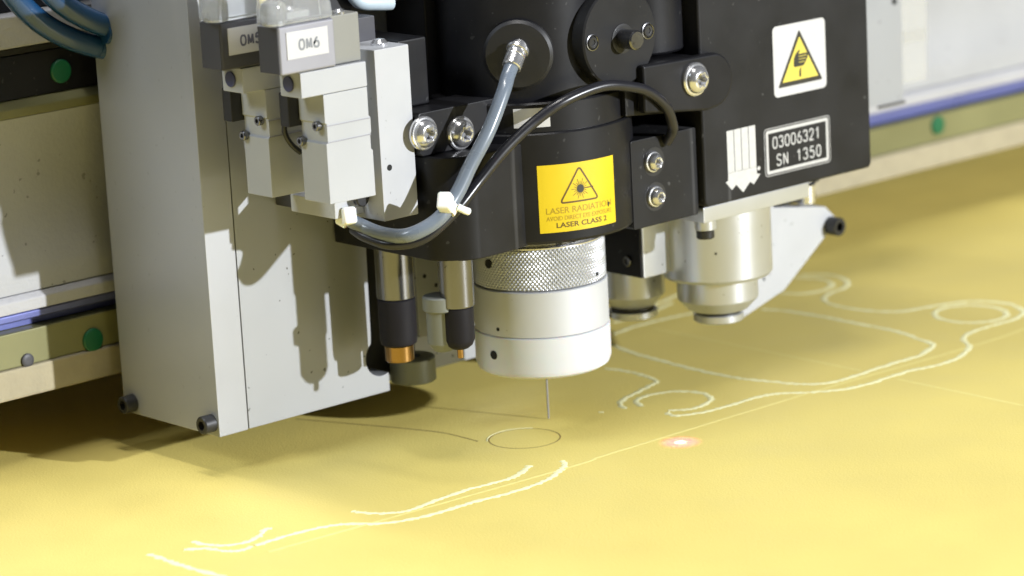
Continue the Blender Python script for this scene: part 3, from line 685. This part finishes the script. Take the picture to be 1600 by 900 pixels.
for q in bars: link("emblem_bar", flat([q], onbox(0.12)), "print_white", a)
link("emblem_dot", flat([[(92.2 + 0.9 * math.cos(k * .52), 96 + 0.9 * math.sin(k * .52)) for k in range(12)]], onbox(0.12)), "print_white", a)

# ------------------------------------------------------------------ hose, cable, ties
gp = Vector((0, 0, 162.5)) + ga * 39
fit = thing("hose_fitting", "short shiny metal fitting on the end of the grey hose", "fitting", tuple(gp))
fd = Vector((-0.70, -0.30, -0.65)).normalized()
link("fitting_nut", lathe(gp, fd, [(3.2, -4), (3.8, -1.2), (4.6, -0.8), (4.6, 0.6), (3.9, 1.0)], 28), "bright_steel", fit)
link("ferrule", lathe(gp, fd, [(3.7, 1.0), (3.9, 1.3), (3.9, 3.0), (3.5, 3.3), (3.9, 3.6), (3.9, 8.4), (3.5, 8.8)], 28), "bright_steel", fit)
h0 = gp + fd * 8.5
hp = [h0, h0 + fd * 5] + [(-43.6, -34, 148.6), (-54.1, -36, 135.1), (-63.5, -35.2, 123.1), (-71.5, -34.8, 112.5), (-80.9, -34, 104.4), (-90.5, -28, 99.4), (-93.5, -16, 98.6), (-95.6, -5, 101), (-99.3, 2, 104.9)]
t = link("grey_hose", tube(hp, 2.9, 18, 10), "hose_grey"); t["label"] = "grey air hose curving from the metal fitting down to the white block"; t["category"] = "hose"
cp = [(41, -38, 115.5), (40.5, -42, 120.4), (37.4, -45, 125), (32.2, -47, 132.8), (23.6, -47, 139.6), (13, -47, 143.5), (-1.8, -46, 145.8), (-20.2, -43.5, 142.4), (-33.2, -39, 135.3), (-46.5, -36, 126.1), (-58.3, -34, 115.9), (-71, -33.5, 106.2), (-84.2, -29, 97), (-93, -20, 95), (-96, -8, 97), (-96.5, -1, 99.5)]
t = link("black_cable", tube(cp, 2.2, 16, 10), "cable_black"); t["label"] = "thin black cable arching over the clamp ring behind the grey hose"; t["category"] = "cable"
def tie(label, c, ax, head_off, s=1.0):
    T = thing("cable_tie", label, "cable tie", c, "white cable ties on the grey hose")
    c = Vector(c); a = Vector(ax).normalized()
    link("band", lathe(c, a, [(3.3 * s, -1.9), (3.9 * s, -1.9), (4.0 * s, -1.5), (4.0 * s, 1.5), (3.9 * s, 1.9), (3.3 * s, 1.9)], 24), "cable_tie_white", T)
    d = Vector(head_off); hd = c + d
    b = box(-3.3 * s, 3.3 * s, -2.8, 2.8, -3.6 * s, 3.6 * s, 1.2, seg=3)
    q = d.normalized().to_track_quat('X', 'Z').to_matrix()
    for v in b.verts: v.co = q @ v.co + hd
    link("head", b, "cable_tie_white", T)
    return T
T = tie("white cable tie with its cut tail clamping the hose in front of the housing", (-75.6, -34.6, 108.6), (-0.7, 0.05, -0.7), (-3.4, -2.4, 2.6))
b = tube([(-74.2, -38.4, 108.8), (-71.8, -39.4, 107.2), (-69.6, -39.4, 106.2)], 1.5, 10, 6); link("tail", b, "cable_tie_white", T)
tie("yellowish white cable tie at the low end of the hose under the valve", (-99, 1, 104.2), (-0.35, 0.8, 0.45), (-1.4, -4.0, 1.4), 0.95)

# blue hoses at the upper left
for i, (dx, dy, dz) in enumerate(((-1.5, 1, -0.6), (7.2, -4, 5.4))):
    P = [(-186 + dx, 104 + dy, 214 + dz), (-172 + dx, 108 + dy, 196 + dz), (-160 + dx, 108 + dy, 183 + dz), (-146 + dx, 107 + dy, 174 + dz), (-131 + dx, 106 + dy, 168 + dz), (-112 + dx, 112 + dy, 164 + dz)]
    P[-1] = (-136.4, 106 + dy, 169.4 + dz)
    t = link("blue_hose", tube(P, 4.7, 18, 8), "hose_blue")
    t["category"] = "hose"; t["group"] = "blue hoses bending down behind the grey plate"
    t["label"] = ("thick blue hose lying lower against the rough grey strip, left of the other blue hose", "thick blue hose higher up and nearer the grey side plate than the other blue hose")[i]

# ------------------------------------------------------------------ the laser pointer of the head
def spot(name, loc, target, energy, col, ang, blend, r):
    l = bpy.data.lights.new(name, 'SPOT'); l.energy = energy; l.color = col; l.spot_size = math.radians(ang); l.spot_blend = blend; l.shadow_soft_size = r
    o = bpy.data.objects.new(name, l); COL.objects.link(o); o.location = Vector(loc) * MM
    o.rotation_euler = (Vector(target) - Vector(loc)).to_track_quat('-Z', 'Y').to_euler(); return o
LT = (10.1, -70, 0)
spot("laser_core", (14, -60, 76), LT, 2.4, (1.0, 0.6, 0.85), 4.2, 0.9, 0.0005)
spot("laser_halo", (14, -60, 76), LT, 0.55, (1.0, 0.0, 0.7), 14, 1.0, 0.0005)
